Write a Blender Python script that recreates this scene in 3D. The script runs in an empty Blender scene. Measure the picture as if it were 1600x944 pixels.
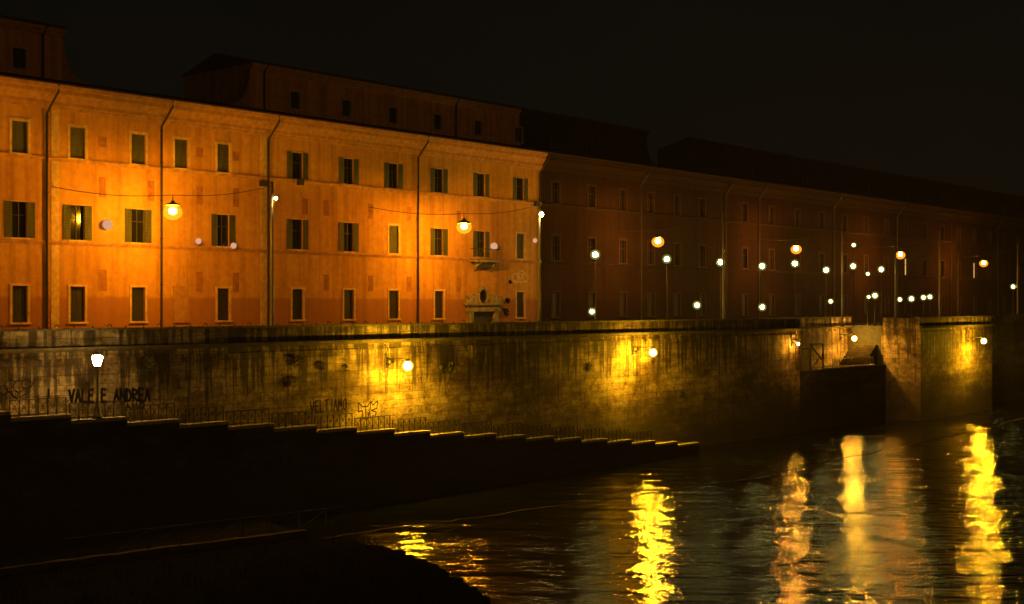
import bpy, bmesh, math, random
from mathutils import Vector, Matrix
random.seed(7)
SC = bpy.context.scene
COL = SC.collection

# ------------------------------------------------------------------ camera, sky, exposure
CAMZ = 12.5                                   # eye height above the river
cam_d = bpy.data.cameras.new('camera'); cam = bpy.data.objects.new('camera', cam_d); COL.objects.link(cam)
cam.location = (0, 0, CAMZ); cam.rotation_euler = (math.radians(90), 0, 0)
cam_d.sensor_width = 36; cam_d.lens = 45; cam_d.shift_y = 0.00375
cam_d.clip_start = 0.5; cam_d.clip_end = 4000
SC.camera = cam

HAZE = .0002
SODIUM = (1.0, 0.37, 0.008); SODIUM_FAR = (1.0, 0.34, 0.03)
YELLOW = (1.0, 0.53, 0.012)
PALE = (1.0, 0.84, 0.2)
L_STREET, L_WALL, L_POST, L_GLOBE = 2800, 3200, 260, 70

w = bpy.data.worlds.new('World'); SC.world = w; w.use_nodes = True
nt = w.node_tree; nt.nodes.clear()
wo = nt.nodes.new('ShaderNodeOutputWorld'); bg = nt.nodes.new('ShaderNodeBackground')
tc = nt.nodes.new('ShaderNodeTexCoord'); nz = nt.nodes.new('ShaderNodeTexNoise')
nz.inputs['Scale'].default_value = 1.6; nz.inputs['Detail'].default_value = 4
mr = nt.nodes.new('ShaderNodeValToRGB')
mr.color_ramp.elements[0].position = .35; mr.color_ramp.elements[0].color = (.0014, .0016, .0013, 1)
mr.color_ramp.elements[1].position = .72; mr.color_ramp.elements[1].color = (.0034, .0036, .0028, 1)
nt.links.new(tc.outputs['Generated'], nz.inputs['Vector']); nt.links.new(nz.outputs['Fac'], mr.inputs['Fac'])
nt.links.new(mr.outputs['Color'], bg.inputs['Color']); bg.inputs['Strength'].default_value = 1.0
nt.links.new(bg.outputs[0], wo.inputs['Surface'])

SC.view_settings.view_transform = 'Standard'; SC.view_settings.look = 'None'
SC.view_settings.exposure = 0; SC.view_settings.gamma = 1
SC.render.engine = 'CYCLES'
SC.cycles.use_denoising = True
SC.cycles.max_bounces = 5; SC.cycles.diffuse_bounces = 3; SC.cycles.glossy_bounces = 3
SC.cycles.sample_clamp_indirect = 6
SC.cycles.use_light_tree = True

# ------------------------------------------------------------------ frame of the river bank
# s runs along the embankment (away to the right), q towards the river, z up.
U = Vector((0.6607, 0.7507, 0)); N = Vector((0.7507, -0.6607, 0)); C0 = -62.46
ANG = math.atan2(U.y, U.x)
QF = -7.5                                      # building fronts
ZS = 10.3                                      # street level
def W(s, q, z=0.0):
    p = U * s + N * (C0 + q); return Vector((p.x, p.y, z))
def t_at(px, q):
    return (C0 + q) / ((px - 800) / 2000 * N.x + N.y)
def s_at(px, q):
    return t_at(px, q) * ((px - 800) / 2000 * U.x + U.y)
def z_at(px, py, q):
    return CAMZ - (py - 478) * t_at(px, q) / 2000

# ------------------------------------------------------------------ materials
def mat(name):
    m = bpy.data.materials.new(name); m.use_nodes = True
    return m, m.node_tree.nodes, m.node_tree.links, m.node_tree.nodes['Principled BSDF']
def noise(n, l, vec, scale, detail=4, rough=.55):
    t = n.new('ShaderNodeTexNoise'); t.inputs['Scale'].default_value = scale
    t.inputs['Detail'].default_value = detail; t.inputs['Roughness'].default_value = rough
    l.new(vec, t.inputs['Vector']); return t.outputs['Fac']
def mapping(n, l, scale, src='Object'):
    tc = n.new('ShaderNodeTexCoord'); mp = n.new('ShaderNodeMapping'); mp.inputs['Scale'].default_value = scale
    l.new(tc.outputs[src], mp.inputs['Vector']); return mp.outputs['Vector']
def ramp(n, l, fac, stops):
    r = n.new('ShaderNodeValToRGB'); l.new(fac, r.inputs['Fac'])
    while len(r.color_ramp.elements) < len(stops): r.color_ramp.elements.new(.5)
    for e, (p, c) in zip(r.color_ramp.elements, stops):
        e.position = p; e.color = (*c, 1) if len(c) == 3 else c
    return r.outputs['Color']
def mix(n, l, fac, a, b, mode='MIX'):
    m = n.new('ShaderNodeMix'); m.data_type = 'RGBA'; m.blend_type = mode
    for sock, v in ((m.inputs[0], fac), (m.inputs[6], a), (m.inputs[7], b)):
        if isinstance(v, (int, float)): sock.default_value = v
        elif isinstance(v, tuple): sock.default_value = (*v, 1)
        else: l.new(v, sock)
    return m.outputs[2]
def bump(n, l, h, strength, dist, b):
    bp = n.new('ShaderNodeBump'); bp.inputs['Strength'].default_value = strength; bp.inputs['Distance'].default_value = dist
    l.new(h, bp.inputs['Height']); l.new(bp.outputs[0], b.inputs['Normal']); return bp
def simple(name, col, rough=.8, metal=0, var=.25, scale=3):
    m, n, l, b = mat(name)
    v = mapping(n, l, (1, 1, 1)); f = noise(n, l, v, scale)
    c = ramp(n, l, f, [(.3, tuple(x * (1 - var) for x in col)), (.7, tuple(x * (1 + var) for x in col))])
    l.new(c, b.inputs['Base Color']); b.inputs['Roughness'].default_value = rough; b.inputs['Metallic'].default_value = metal
    if rough > .7: b.inputs['Specular IOR Level'].default_value = 0
    return m
def emit(name, col, strength):
    m, n, l, b = mat(name); n.remove(b)
    e = n.new('ShaderNodeEmission'); e.inputs['Color'].default_value = (*col, 1); e.inputs['Strength'].default_value = strength
    l.new(e.outputs[0], n['Material Output'].inputs['Surface']); return m
def glow_halo(name, col, strength, f):
    # glare imitated by an added bowl: lets the burner show through and glows itself
    m, n, l, b = mat(name); n.remove(b)
    e = n.new('ShaderNodeEmission'); e.inputs['Color'].default_value = (*col, 1); e.inputs['Strength'].default_value = strength
    t = n.new('ShaderNodeBsdfTransparent'); mx = n.new('ShaderNodeMixShader'); mx.inputs[0].default_value = f
    l.new(t.outputs[0], mx.inputs[1]); l.new(e.outputs[0], mx.inputs[2]); l.new(mx.outputs[0], n['Material Output'].inputs['Surface']); return m
def zmask(n, l, z0, z1):
    tc = n.new('ShaderNodeTexCoord'); s = n.new('ShaderNodeSeparateXYZ'); l.new(tc.outputs['Object'], s.inputs[0])
    r = n.new('ShaderNodeMapRange'); r.inputs['From Min'].default_value = z0; r.inputs['From Max'].default_value = z1
    l.new(s.outputs['Z'], r.inputs['Value']); return r.outputs['Result']
def plaster(name, c1, c2, dado, dado_top=2.72):
    """old lime plaster: patches, runs below the mouldings, a darker dado"""
    m, n, l, b = mat(name)
    big = noise(n, l, mapping(n, l, (1, 1, 1)), .22, 5, .6)
    base = ramp(n, l, big, [(.32, c1), (.68, c2)])
    fine = noise(n, l, mapping(n, l, (1, 1, 1)), 2.2, 8, .7)
    base = mix(n, l, .55, base, ramp(n, l, fine, [(.35, (.62, .58, .55)), (.6, (1, 1, 1))]), 'MULTIPLY')
    run = noise(n, l, mapping(n, l, (1.6, 1.6, .07)), 1.0, 6, .65)
    base = mix(n, l, .6, base, ramp(n, l, run, [(.36, (.55, .45, .42)), (.56, (1, 1, 1))]), 'MULTIPLY')
    edge = noise(n, l, mapping(n, l, (1, 1, 1)), 1.2, 5, .6)
    tc = n.new('ShaderNodeTexCoord'); sp = n.new('ShaderNodeSeparateXYZ'); l.new(tc.outputs['Object'], sp.inputs[0])
    ma = n.new('ShaderNodeMath'); ma.operation = 'MULTIPLY_ADD'; ma.inputs[1].default_value = .35; l.new(edge, ma.inputs[0]); l.new(sp.outputs['Z'], ma.inputs[2])
    mr = n.new('ShaderNodeMapRange'); mr.inputs['From Min'].default_value = dado_top + .08; mr.inputs['From Max'].default_value = dado_top + .28
    mr.inputs['To Min'].default_value = 1; mr.inputs['To Max'].default_value = 0; l.new(ma.outputs[0], mr.inputs['Value'])
    base = mix(n, l, mr.outputs['Result'], base, mix(n, l, .28, dado, base))
    l.new(base, b.inputs['Base Color']); b.inputs['Roughness'].default_value = .9; b.inputs['Specular IOR Level'].default_value = .03
    bump(n, l, fine, .35, .03, b); return m
def stone(name, c1, c2, stain=.85, top=10.1, bw=1.15, bh=.52):
    """travertine courses with black water runs coming down from the ledge"""
    m, n, l, b = mat(name)
    tc = n.new('ShaderNodeTexCoord'); s = n.new('ShaderNodeSeparateXYZ'); l.new(tc.outputs['Object'], s.inputs[0])
    ad = n.new('ShaderNodeMath'); ad.operation = 'ADD'; l.new(s.outputs['X'], ad.inputs[0]); l.new(s.outputs['Y'], ad.inputs[1])
    c = n.new('ShaderNodeCombineXYZ'); l.new(ad.outputs[0], c.inputs[0]); l.new(s.outputs['Z'], c.inputs[1])
    wob = n.new('ShaderNodeTexNoise'); wob.inputs['Scale'].default_value = .8; l.new(tc.outputs['Object'], wob.inputs['Vector'])
    wm = n.new('ShaderNodeVectorMath'); wm.operation = 'MULTIPLY_ADD'; wm.inputs[1].default_value = (.06, .06, 0)
    l.new(wob.outputs['Color'], wm.inputs[0]); l.new(c.outputs[0], wm.inputs[2])
    br = n.new('ShaderNodeTexBrick'); l.new(wm.outputs[0], br.inputs['Vector'])
    br.inputs['Scale'].default_value = 1; br.inputs['Brick Width'].default_value = bw; br.inputs['Row Height'].default_value = bh
    br.inputs['Mortar Size'].default_value = .016; br.inputs['Mortar Smooth'].default_value = .4; br.inputs['Bias'].default_value = -.1
    br.inputs['Color1'].default_value = (*c1, 1); br.inputs['Color2'].default_value = (*c2, 1)
    br.inputs['Mortar'].default_value = (c1[0] * .28, c1[1] * .25, c1[2] * .25, 1)
    big = noise(n, l, mapping(n, l, (1, 1, 1)), .35, 6, .65)
    col = mix(n, l, .75, br.outputs['Color'], ramp(n, l, big, [(.3, (.4, .36, .33)), (.62, (1, 1, 1))]), 'MULTIPLY')
    fine = noise(n, l, mapping(n, l, (1, 1, 1)), 4, 8, .75)
    col = mix(n, l, .6, col, ramp(n, l, fine, [(.38, (.4, .36, .32)), (.55, (1, 1, 1))]), 'MULTIPLY')
    # water runs: narrow in x, long in z, thickest just under the ledge
    run = noise(n, l, mapping(n, l, (2.6, 2.6, .16)), 1.0, 5, .6)
    zr = n.new('ShaderNodeMapRange'); zr.inputs['From Min'].default_value = top - 5.5; zr.inputs['From Max'].default_value = top
    zr.inputs['To Min'].default_value = -.10; zr.inputs['To Max'].default_value = .13; l.new(s.outputs['Z'], zr.inputs['Value'])
    sm = n.new('ShaderNodeMath'); sm.operation = 'ADD'; l.new(run, sm.inputs[0]); l.new(zr.outputs['Result'], sm.inputs[1])
    rf = ramp(n, l, sm.outputs[0], [(.53, (0, 0, 0)), (.62, (stain,) * 3)])
    col = mix(n, l, rf, col, (.035, .026, .02))
    soot_shade = noise(n, l, mapping(n, l, (.11, .11, .3)), 1.0, 7, .68)  # blotchy stains, strengthened to imitate the dim stretches between lamps
    col = mix(n, l, ramp(n, l, soot_shade, [(.40, (0, 0, 0)), (.56, (.92,) * 3)]), col, (.24, .20, .16), 'MULTIPLY')
    blk = noise(n, l, mapping(n, l, (1, 1, 1)), 1.3, 8, .8)
    col = mix(n, l, ramp(n, l, blk, [(.50, (0, 0, 0)), (.58, (.75,) * 3)]), col, (.35, .28, .22), 'MULTIPLY')
    # lamp falloff painted into the colour: wall darkens towards its foot
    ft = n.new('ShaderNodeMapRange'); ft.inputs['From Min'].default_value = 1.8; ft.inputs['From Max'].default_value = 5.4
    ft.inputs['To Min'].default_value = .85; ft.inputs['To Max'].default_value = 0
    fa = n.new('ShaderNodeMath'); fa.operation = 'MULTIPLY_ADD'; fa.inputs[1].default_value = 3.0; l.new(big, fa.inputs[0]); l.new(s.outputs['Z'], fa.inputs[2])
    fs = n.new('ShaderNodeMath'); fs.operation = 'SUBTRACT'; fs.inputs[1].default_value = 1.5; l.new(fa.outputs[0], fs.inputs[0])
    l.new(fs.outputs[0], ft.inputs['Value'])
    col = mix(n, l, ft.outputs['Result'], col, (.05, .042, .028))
    l.new(col, b.inputs['Base Color']); b.inputs['Roughness'].default_value = .85; b.inputs['Specular IOR Level'].default_value = .06
    h = mix(n, l, .35, br.outputs['Fac'], fine)
    inv = n.new('ShaderNodeInvert'); l.new(h, inv.inputs['Color'])
    bump(n, l, inv.outputs[0], .7, .05, b); return m

M = {}
M['plaster_orange'] = plaster('plaster_orange', (.52, .27, .06), (.68, .37, .09), (.30, .12, .08))
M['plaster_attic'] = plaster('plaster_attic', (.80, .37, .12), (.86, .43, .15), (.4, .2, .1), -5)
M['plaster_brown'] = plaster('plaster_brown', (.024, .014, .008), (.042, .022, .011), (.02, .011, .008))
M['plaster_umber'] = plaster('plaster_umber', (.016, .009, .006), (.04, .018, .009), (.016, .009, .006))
M['pale_trim'] = simple('pale_trim', (.58, .40, .20), .85)
M['warm_trim'] = simple('warm_trim', (.42, .22, .09), .85)
M['brown_trim'] = simple('brown_trim', (.055, .034, .02), .85)
M['brown_cornice'] = simple('brown_cornice', (.03, .019, .012), .85)
M['ghosts'] = simple('ghost_window_plaster', (.34, .15, .07), .9)
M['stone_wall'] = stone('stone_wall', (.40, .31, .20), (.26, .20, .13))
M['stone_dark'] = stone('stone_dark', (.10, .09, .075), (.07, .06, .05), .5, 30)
M['stone_cap'] = stone('stone_cap', (.34, .28, .2), (.2, .16, .11), .9, 11.6, 1.6, .9)
M['ledge'] = simple('ledge_stone', (.30, .26, .20), .85, 0, .4)
M['coping'] = simple('coping_stone', (.07, .06, .045), .85, 0, .5)
M['grass'] = simple('dark_grass', (.007, .008, .005), .9)
M['ledge_wet'] = simple('ledge_grime', (.06, .05, .035), .8, 0, .4)
M['roof_tile'] = simple('roof_tile', (.07, .045, .03), .9)
M['shutter'] = None
M['dark_glass'] = simple('dark_glass', (.012, .012, .010), .08)
M['void'] = simple('door_leaf', (.03, .028, .018), .6)
M['pipe'] = simple('pipe_metal', (.018, .014, .009), .6, .2)
M['iron'] = simple('iron', (.012, .010, .008), .65, 0)
M['iron_light'] = simple('galvanised_steel', (.09, .08, .065), .5, .5)
M['graffiti'] = simple('spray_paint_black', (.006, .005, .005), .8)
M['graffiti_pale'] = simple('spray_paint_pale', (.62, .44, .2), .7)
M['leaf'] = simple('leaf', (.035, .045, .018), .7)
M['asphalt'] = simple('asphalt', (.05, .048, .045), .85)
M['mud'] = simple('mud', (.006, .006, .005), .9)
M['white_plate'] = simple('white_plate', (.8, .78, .7), .5, 0, .05)
def shutter_mat():
    m, n, l, b = mat('shutter_green')
    tc = n.new('ShaderNodeTexCoord')
    wv = n.new('ShaderNodeTexWave'); wv.bands_direction = 'Z'; wv.inputs['Scale'].default_value = 3.4
    l.new(tc.outputs['Object'], wv.inputs['Vector'])
    f = noise(n, l, mapping(n, l, (3, 3, .4)), 1.5)
    c = ramp(n, l, f, [(.3, (.045, .055, .028)), (.7, (.10, .105, .05))])
    c = mix(n, l, .5, c, ramp(n, l, wv.outputs['Fac'], [(.2, (.4, .4, .4)), (.6, (1, 1, 1))]), 'MULTIPLY')
    l.new(c, b.inputs['Base Color']); b.inputs['Roughness'].default_value = .6
    bump(n, l, wv.outputs['Fac'], .6, .03, b); return m
M['shutter'] = shutter_mat()
def water_mat():
    m, n, l, b = mat('river_water')
    b.inputs['Base Color'].default_value = (.004, .005, .003, 1); b.inputs['Roughness'].default_value = .022
    b.inputs['IOR'].default_value = 1.33
    a = mapping(n, l, (1, 1, 1), 'Object'); wa = mapping(n, l, (.38, 1, 1), 'Object')
    w1 = noise(n, l, wa, .42, 2, .5); w2 = noise(n, l, wa, 1.8, 4, .6)
    patch = noise(n, l, a, .07, 3, .5)
    ad = n.new('ShaderNodeMath'); ad.operation = 'MULTIPLY_ADD'; ad.inputs[1].default_value = .28; l.new(w2, ad.inputs[0]); l.new(w1, ad.inputs[2])
    bp = bump(n, l, ad.outputs[0], 1, .5, b)
    r = n.new('ShaderNodeMapRange'); r.inputs['From Min'].default_value = .35; r.inputs['From Max'].default_value = .65
    r.inputs['To Min'].default_value = .5; r.inputs['To Max'].default_value = 1.0; l.new(patch, r.inputs['Value']); l.new(r.outputs[0], bp.inputs['Strength'])
    return m
M['water'] = water_mat()
def wet_stone():
    m, n, l, b = mat('wet_paving')
    a = mapping(n, l, (1, 1, 1))
    f = noise(n, l, a, .3, 6, .6); g = noise(n, l, a, 1.4, 6, .65)
    l.new(ramp(n, l, g, [(.3, (.006, .006, .004)), (.7, (.018, .016, .012))]), b.inputs['Base Color'])
    r = n.new('ShaderNodeMapRange'); r.inputs['From Min'].default_value = .38; r.inputs['From Max'].default_value = .62
    r.inputs['To Min'].default_value = .06; r.inputs['To Max'].default_value = .2; l.new(f, r.inputs['Value']); l.new(r.outputs[0], b.inputs['Roughness'])
    b.inputs['Specular IOR Level'].default_value = .6
    bump(n, l, g, .25, .06, b); return m
M['wet_stone'] = wet_stone()
M['sodium'] = emit('sodium_lamp', SODIUM, L_STREET)
M['sodium_far'] = emit('sodium_lamp_far', SODIUM_FAR, L_STREET * .75)
M['yellow'] = emit('wall_lamp_light', YELLOW, L_WALL)
M['yellow_far'] = emit('recess_lamp_light', (1, .45, .03), L_WALL * .7)
M['post'] = emit('post_lamp_light', (1, .60, .14), L_POST)
M['globe_tall'] = emit('tall_globe_light', (1, .88, .24), L_GLOBE * 3)
M['globe'] = emit('globe_light', PALE, L_GLOBE)
M['halo'] = glow_halo('amber_halo', (1, .34, .012), 3.0, .25)
M['halo_yellow'] = glow_halo('yellow_halo', (1, .75, .05), 1.3, .3)
M['halo_pale'] = glow_halo('pale_halo', (.50, .52, .12), .5, .5)
M['bank'] = emit('bank_lamp_light', (1, .5, .1), 800)
M['ghost_dot'] = emit('ghost_dot_glow', (1, .50, .28), .72)
M['lit_pane'] = emit('lit_pane', (1, .55, .15), .9)

# ------------------------------------------------------------------ mesh helper
class MB:
    def __init__(self): self.v = []; self.f = []
    def add(self, vs, fs):
        o = len(self.v); self.v += [tuple(x) for x in vs]; self.f += [tuple(i + o for i in f) for f in fs]; return self
    def box(self, x0, x1, y0, y1, z0, z1):
        return self.add([(x0, y0, z0), (x1, y0, z0), (x1, y1, z0), (x0, y1, z0), (x0, y0, z1), (x1, y0, z1), (x1, y1, z1), (x0, y1, z1)],
                        [(0, 3, 2, 1), (4, 5, 6, 7), (0, 1, 5, 4), (1, 2, 6, 5), (2, 3, 7, 6), (3, 0, 4, 7)])
    def prism_x(self, prof, x0, x1):
        """profile of (y,z) pairs swept along x"""
        k = len(prof)
        vs = [(x0, y, z) for y, z in prof] + [(x1, y, z) for y, z in prof]
        fs = [(i, (i + 1) % k, (i + 1) % k + k, i + k) for i in range(k)] + [tuple(reversed(range(k))), tuple(range(k, 2 * k))]
        return self.add(vs, fs)
    def prism_y(self, prof, y0, y1):
        k = len(prof)
        vs = [(x, y0, z) for x, z in prof] + [(x, y1, z) for x, z in prof]
        fs = [(i, i + k, (i + 1) % k + k, (i + 1) % k) for i in range(k)] + [tuple(range(k)), tuple(reversed(range(k, 2 * k)))]
        return self.add(vs, fs)
    def tube(self, pts, r, n=8, r1=None):
        pts = [Vector(p) for p in pts]; vs = []; fs = []
        for i, p in enumerate(pts):
            d = (pts[min(i + 1, len(pts) - 1)] - pts[max(i - 1, 0)]).normalized()
            a = d.orthogonal().normalized() if abs(d.z) > .95 else d.cross(Vector((0, 0, 1))).normalized()
            b = d.cross(a); rr = r if r1 is None else r + (r1 - r) * i / (len(pts) - 1)
            for k in range(n):
                t = 2 * math.pi * k / n; vs.append(p + a * math.cos(t) * rr + b * math.sin(t) * rr)
        for i in range(len(pts) - 1):
            for k in range(n):
                fs.append((i * n + k, i * n + (k + 1) % n, (i + 1) * n + (k + 1) % n, (i + 1) * n + k))
        fs.append(tuple(reversed(range(n)))); fs.append(tuple(range((len(pts) - 1) * n, len(pts) * n)))
        return self.add(vs, fs)
    def lathe(self, prof, n=16, c=(0, 0, 0)):
        vs = []; fs = []
        for r, z in prof:
            for k in range(n):
                t = 2 * math.pi * k / n; vs.append((c[0] + r * math.cos(t), c[1] + r * math.sin(t), c[2] + z))
        for i in range(len(prof) - 1):
            for k in range(n):
                fs.append((i * n + k, i * n + (k + 1) % n, (i + 1) * n + (k + 1) % n, (i + 1) * n + k))
        fs.append(tuple(reversed(range(n)))); fs.append(tuple(range((len(prof) - 1) * n, len(prof) * n)))
        return self.add(vs, fs)
    def ball(self, c, r, n=12, m=8, sz=1.0):
        return self.lathe([(max(.02 * r, r * math.sin(math.pi * i / m)), -r * sz * math.cos(math.pi * i / m)) for i in range(m + 1)], n, c)
    def ring(self, c, R, r, axis='y', n=14, m=5, a0=0, a1=2 * math.pi, sx=1, sz=1):
        k = n + 1; pts = []
        for i in range(k):
            t = a0 + (a1 - a0) * i / n
            x, z = R * sx * math.cos(t), R * sz * math.sin(t)
            pts.append((c[0] + x, c[1], c[2] + z) if axis == 'y' else (c[0], c[1] + x, c[2] + z))
        return self.tube(pts, r, m)
    def build(self, name, m, parent=None, smooth=False):
        me = bpy.data.meshes.new(name); me.from_pydata(self.v, [], self.f); me.materials.append(m)
        bm = bmesh.new(); bm.from_mesh(me); bmesh.ops.recalc_face_normals(bm, faces=bm.faces); bm.to_mesh(me); bm.free()
        if smooth:
            for p in me.polygons: p.use_smooth = True
        o = bpy.data.objects.new(name, me); COL.objects.link(o)
        if parent: o.parent = parent
        return o

def tag(o, label=None, cat=None, group=None, kind=None):
    if label: o['label'] = label
    if cat: o['category'] = cat
    if group: o['group'] = group
    if kind: o['kind'] = kind
    return o
def empty(name, s, q, z, label, cat, group=None, rz=0):
    o = bpy.data.objects.new(name, None); COL.objects.link(o)
    o.location = W(s, q, z); o.rotation_euler = (0, 0, ANG + rz)
    return tag(o, label, cat, group)
def place(o, s, q, z, rz=0):
    o.location = W(s, q, z); o.rotation_euler = (0, 0, ANG + rz); return o
def kids(o): return [c for c in COL.objects if c.parent == o]
def copy_tree(o, parent=None):
    c = o.copy(); COL.objects.link(c)
    if parent: c.parent = parent
    for ch in kids(o): copy_tree(ch, c)
    return c

# ------------------------------------------------------------------ setting
def struct(mb, name, m, smooth=False):
    o = mb.build(name, m, None, smooth); tag(o, kind='structure'); return o
g = MB(); g.add([(-1500, -600, -3), (2500, -600, -3), (2500, 3000, -3), (-1500, 3000, -3)], [(0, 1, 2, 3)])
struct(g, 'ground', M['asphalt'])
g = MB(); g.add([(-900, -300, 0), (1500, -300, 0), (1500, 1600, 0), (-900, 1600, 0)], [(0, 1, 2, 3)])
struct(g, 'river_water', M['water'])
# street behind the parapet and the land under it
sG0, sG1 = s_at(1250, 0), s_at(1384, 0)
g = MB(); g.box(-160, sG0 - .62, .5, 4.6, -2.9, ZS); g.box(sG1, 900, .5, 4.6, -2.9, ZS); g.box(-160, 900, 4.6, 500, -2.9, ZS); o = struct(g, 'street', M['asphalt']); place(o, 0, 0, 0)
g = MB(); g.box(-160, 900, 5.7, 7.5, ZS + .004, ZS + .13); o = struct(g, 'pavement', M['asphalt']); place(o, 0, 0, 0)
# lower quay along the foot of the wall
edge_px = [(-700, 965), (-300, 925), (0, 893), (240, 862), (480, 832), (720, 800), (950, 770), (1180, 738), (1400, 692), (1550, 660), (1650, 636), (1760, 607)]
edge = []
for px, py in edge_px:
    t = (CAMZ - .45) * 2000 / (py - 478); edge.append(Vector(((px - 800) / 2000 * t, t, 0)))
def lerp_list(a, k):
    out = []
    for i in range(len(a) - 1):
        for j in range(k): out.append(a[i].lerp(a[i + 1], j / k))
    return out + [a[-1]]
quay_edge = edge[:5] + [W(edge[4].dot(U) + .9, 2.95)]
e2 = lerp_list(quay_edge, 8); i2 = [W(p.dot(U), -1.5) for p in e2]
e2 = [p + N * random.uniform(-.12, .12) for p in e2]
g = MB(); vs = []; fs = []
for a, b in zip(e2, i2): vs += [(a.x, a.y, -2.5), (a.x, a.y, .45), (b.x, b.y, .45)]
for i in range(len(e2) - 1):
    a = 3 * i; fs += [(a, a + 3, a + 4, a + 1), (a + 1, a + 4, a + 5, a + 2)]
g.add(vs, fs); struct(g, 'quay', M['wet_stone'])
def kerb_strip(name, pts, ztop, wd, m):
    g = MB(); vs = []; fs = []
    for a in pts:
        for d, z in ((.02, ztop - .3), (.02, ztop), (-wd, ztop), (-wd, ztop - .3)):
            p = a + N * d; vs.append((p.x, p.y, z + random.uniform(-.01, .01)))
    for i in range(len(pts) - 1):
        a = 4 * i
        for k in range(3): fs.append((a + k, a + 4 + k, a + 5 + k, a + 1 + k))
    g.add(vs, fs); return struct(g, name, m)
kerb_strip('kerb', e2[:33], .56, .4, M['ledge_wet'])
e3 = [p + N * random.uniform(-.25, .25) for p in lerp_list([edge[4]] + edge[5:], 12)]
kerb_strip('weir_sill', e3, .03, .16, M['ledge_wet'])

# dark overgrown bank at lower left, in front of the quay
bank_px = [(-900, 1050), (-300, 940), (0, 905), (240, 873), (480, 843), (560, 848), (640, 868), (700, 896), (760, 935), (790, 980), (800, 1100), (760, 1400), (-900, 1400)]
g = MB(); bp_ = []
b2 = []
for (a, b), (c, d) in zip(bank_px[:-1], bank_px[1:]):
    for i in range(14): b2.append((a + (c - a) * i / 14 + (random.uniform(-7, 7) if i else 0), b + (d - b) * i / 14 + (random.uniform(-3, 3) if i else 0)))
for px, py in b2:
    t = (CAMZ - .2) * 2000 / (py - 478); bp_.append(((px - 800) / 2000 * t, t))
g.add([(x, y, .25) for x, y in bp_] + [(x, y, -2) for x, y in bp_], [tuple(range(len(bp_)))] + [(i, (i + 1) % len(bp_), (i + 1) % len(bp_) + len(bp_), i + len(bp_)) for i in range(len(bp_))])
struct(g, 'riverbank', M['mud'])

# stepped ramp descending along the wall
PITCH, DROP, S_R, Z_R = 3.2, .335, 30.65, 6.92
RAMP = [(S_R + PITCH * k, Z_R - DROP * k, k) for k in range(-8, 19)]
g = MB()
for s, z, k in RAMP: g.box(s, s + PITCH, -2.65, -.012, -1, z)
for s, z, k in RAMP: g.box(s + .002, s + PITCH - .002, -3.0, -2.652, -1, z - .06)
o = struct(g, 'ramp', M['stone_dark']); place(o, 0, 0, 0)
g = MB()
for s, z, k in RAMP:
    g.box(s - .06, s + PITCH - .064, -3.1, -2.5, z - .058, z + .12)
o = struct(g, 'ramp_coping', M['ledge']); place(o, 0, 0, 0)

# ------------------------------------------------------------------ writing in strokes
FONT = {
 'V': [[(0, 1), (.5, 0), (1, 1)]], 'A': [[(0, 0), (.5, 1), (1, 0)], [(.2, .4), (.8, .4)]], 'L': [[(0, 1), (0, 0), (.9, 0)]],
 'E': [[(.9, 1), (0, 1), (0, 0), (.9, 0)], [(0, .52), (.75, .52)]], 'N': [[(0, 0), (0, 1), (1, 0), (1, 1)]],
 'D': [[(0, 0), (0, 1), (.6, .9), (1, .5), (.6, .08), (0, 0)]], 'R': [[(0, 0), (0, 1), (.8, .9), (.85, .6), (0, .48), (.95, 0)]],
 'T': [[(0, 1), (1, 1)], [(.5, 1), (.5, 0)]], 'I': [[(.5, 1), (.5, 0)]], 'M': [[(0, 0), (.12, 1), (.5, .35), (.88, 1), (1, 0)]],
 'O': [[(.5, 1), (.1, .8), (0, .45), (.2, .08), (.55, 0), (.9, .2), (1, .6), (.8, .92), (.5, 1)]],
}
def strokes(mb, lines, wd, y, jit=.0):
    for ln in lines:
        pts = [Vector((p[0] + random.uniform(-jit, jit), 0, p[1] + random.uniform(-jit, jit))) for p in ln]
        for a, b in zip(pts[:-1], pts[1:]):
            d = (b - a); L = d.length
            if L < 1e-4: continue
            d /= L; nrm = Vector((-d.z, 0, d.x)) * wd / 2; a = a - d * wd * .3; b = b + d * wd * .3
            mb.add([(a + nrm) + Vector((0, y, 0)), (b + nrm) + Vector((0, y, 0)), (b - nrm) + Vector((0, y, 0)), (a - nrm) + Vector((0, y, 0)),
                    (a + nrm) + Vector((0, y + .004, 0)), (b + nrm) + Vector((0, y + .004, 0)), (b - nrm) + Vector((0, y + .004, 0)), (a - nrm) + Vector((0, y + .004, 0))],
                   [(0, 1, 2, 3), (7, 6, 5, 4), (0, 4, 5, 1), (1, 5, 6, 2), (2, 6, 7, 3), (3, 7, 4, 0)])
            y -= .00015
def text(word, x, z, cw, ch, gap, wd, y, rise=0):
    mb = MB()
    for c in word:
        if c != ' ':
            strokes(mb, [[(x + px * cw, z + pz * ch * random.uniform(.95, 1.05)) for px, pz in ln] for ln in FONT[c]], wd, y, .015)
        x += (cw + gap) if c != 'I' else (cw * .7 + gap); z += rise
    return mb

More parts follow.
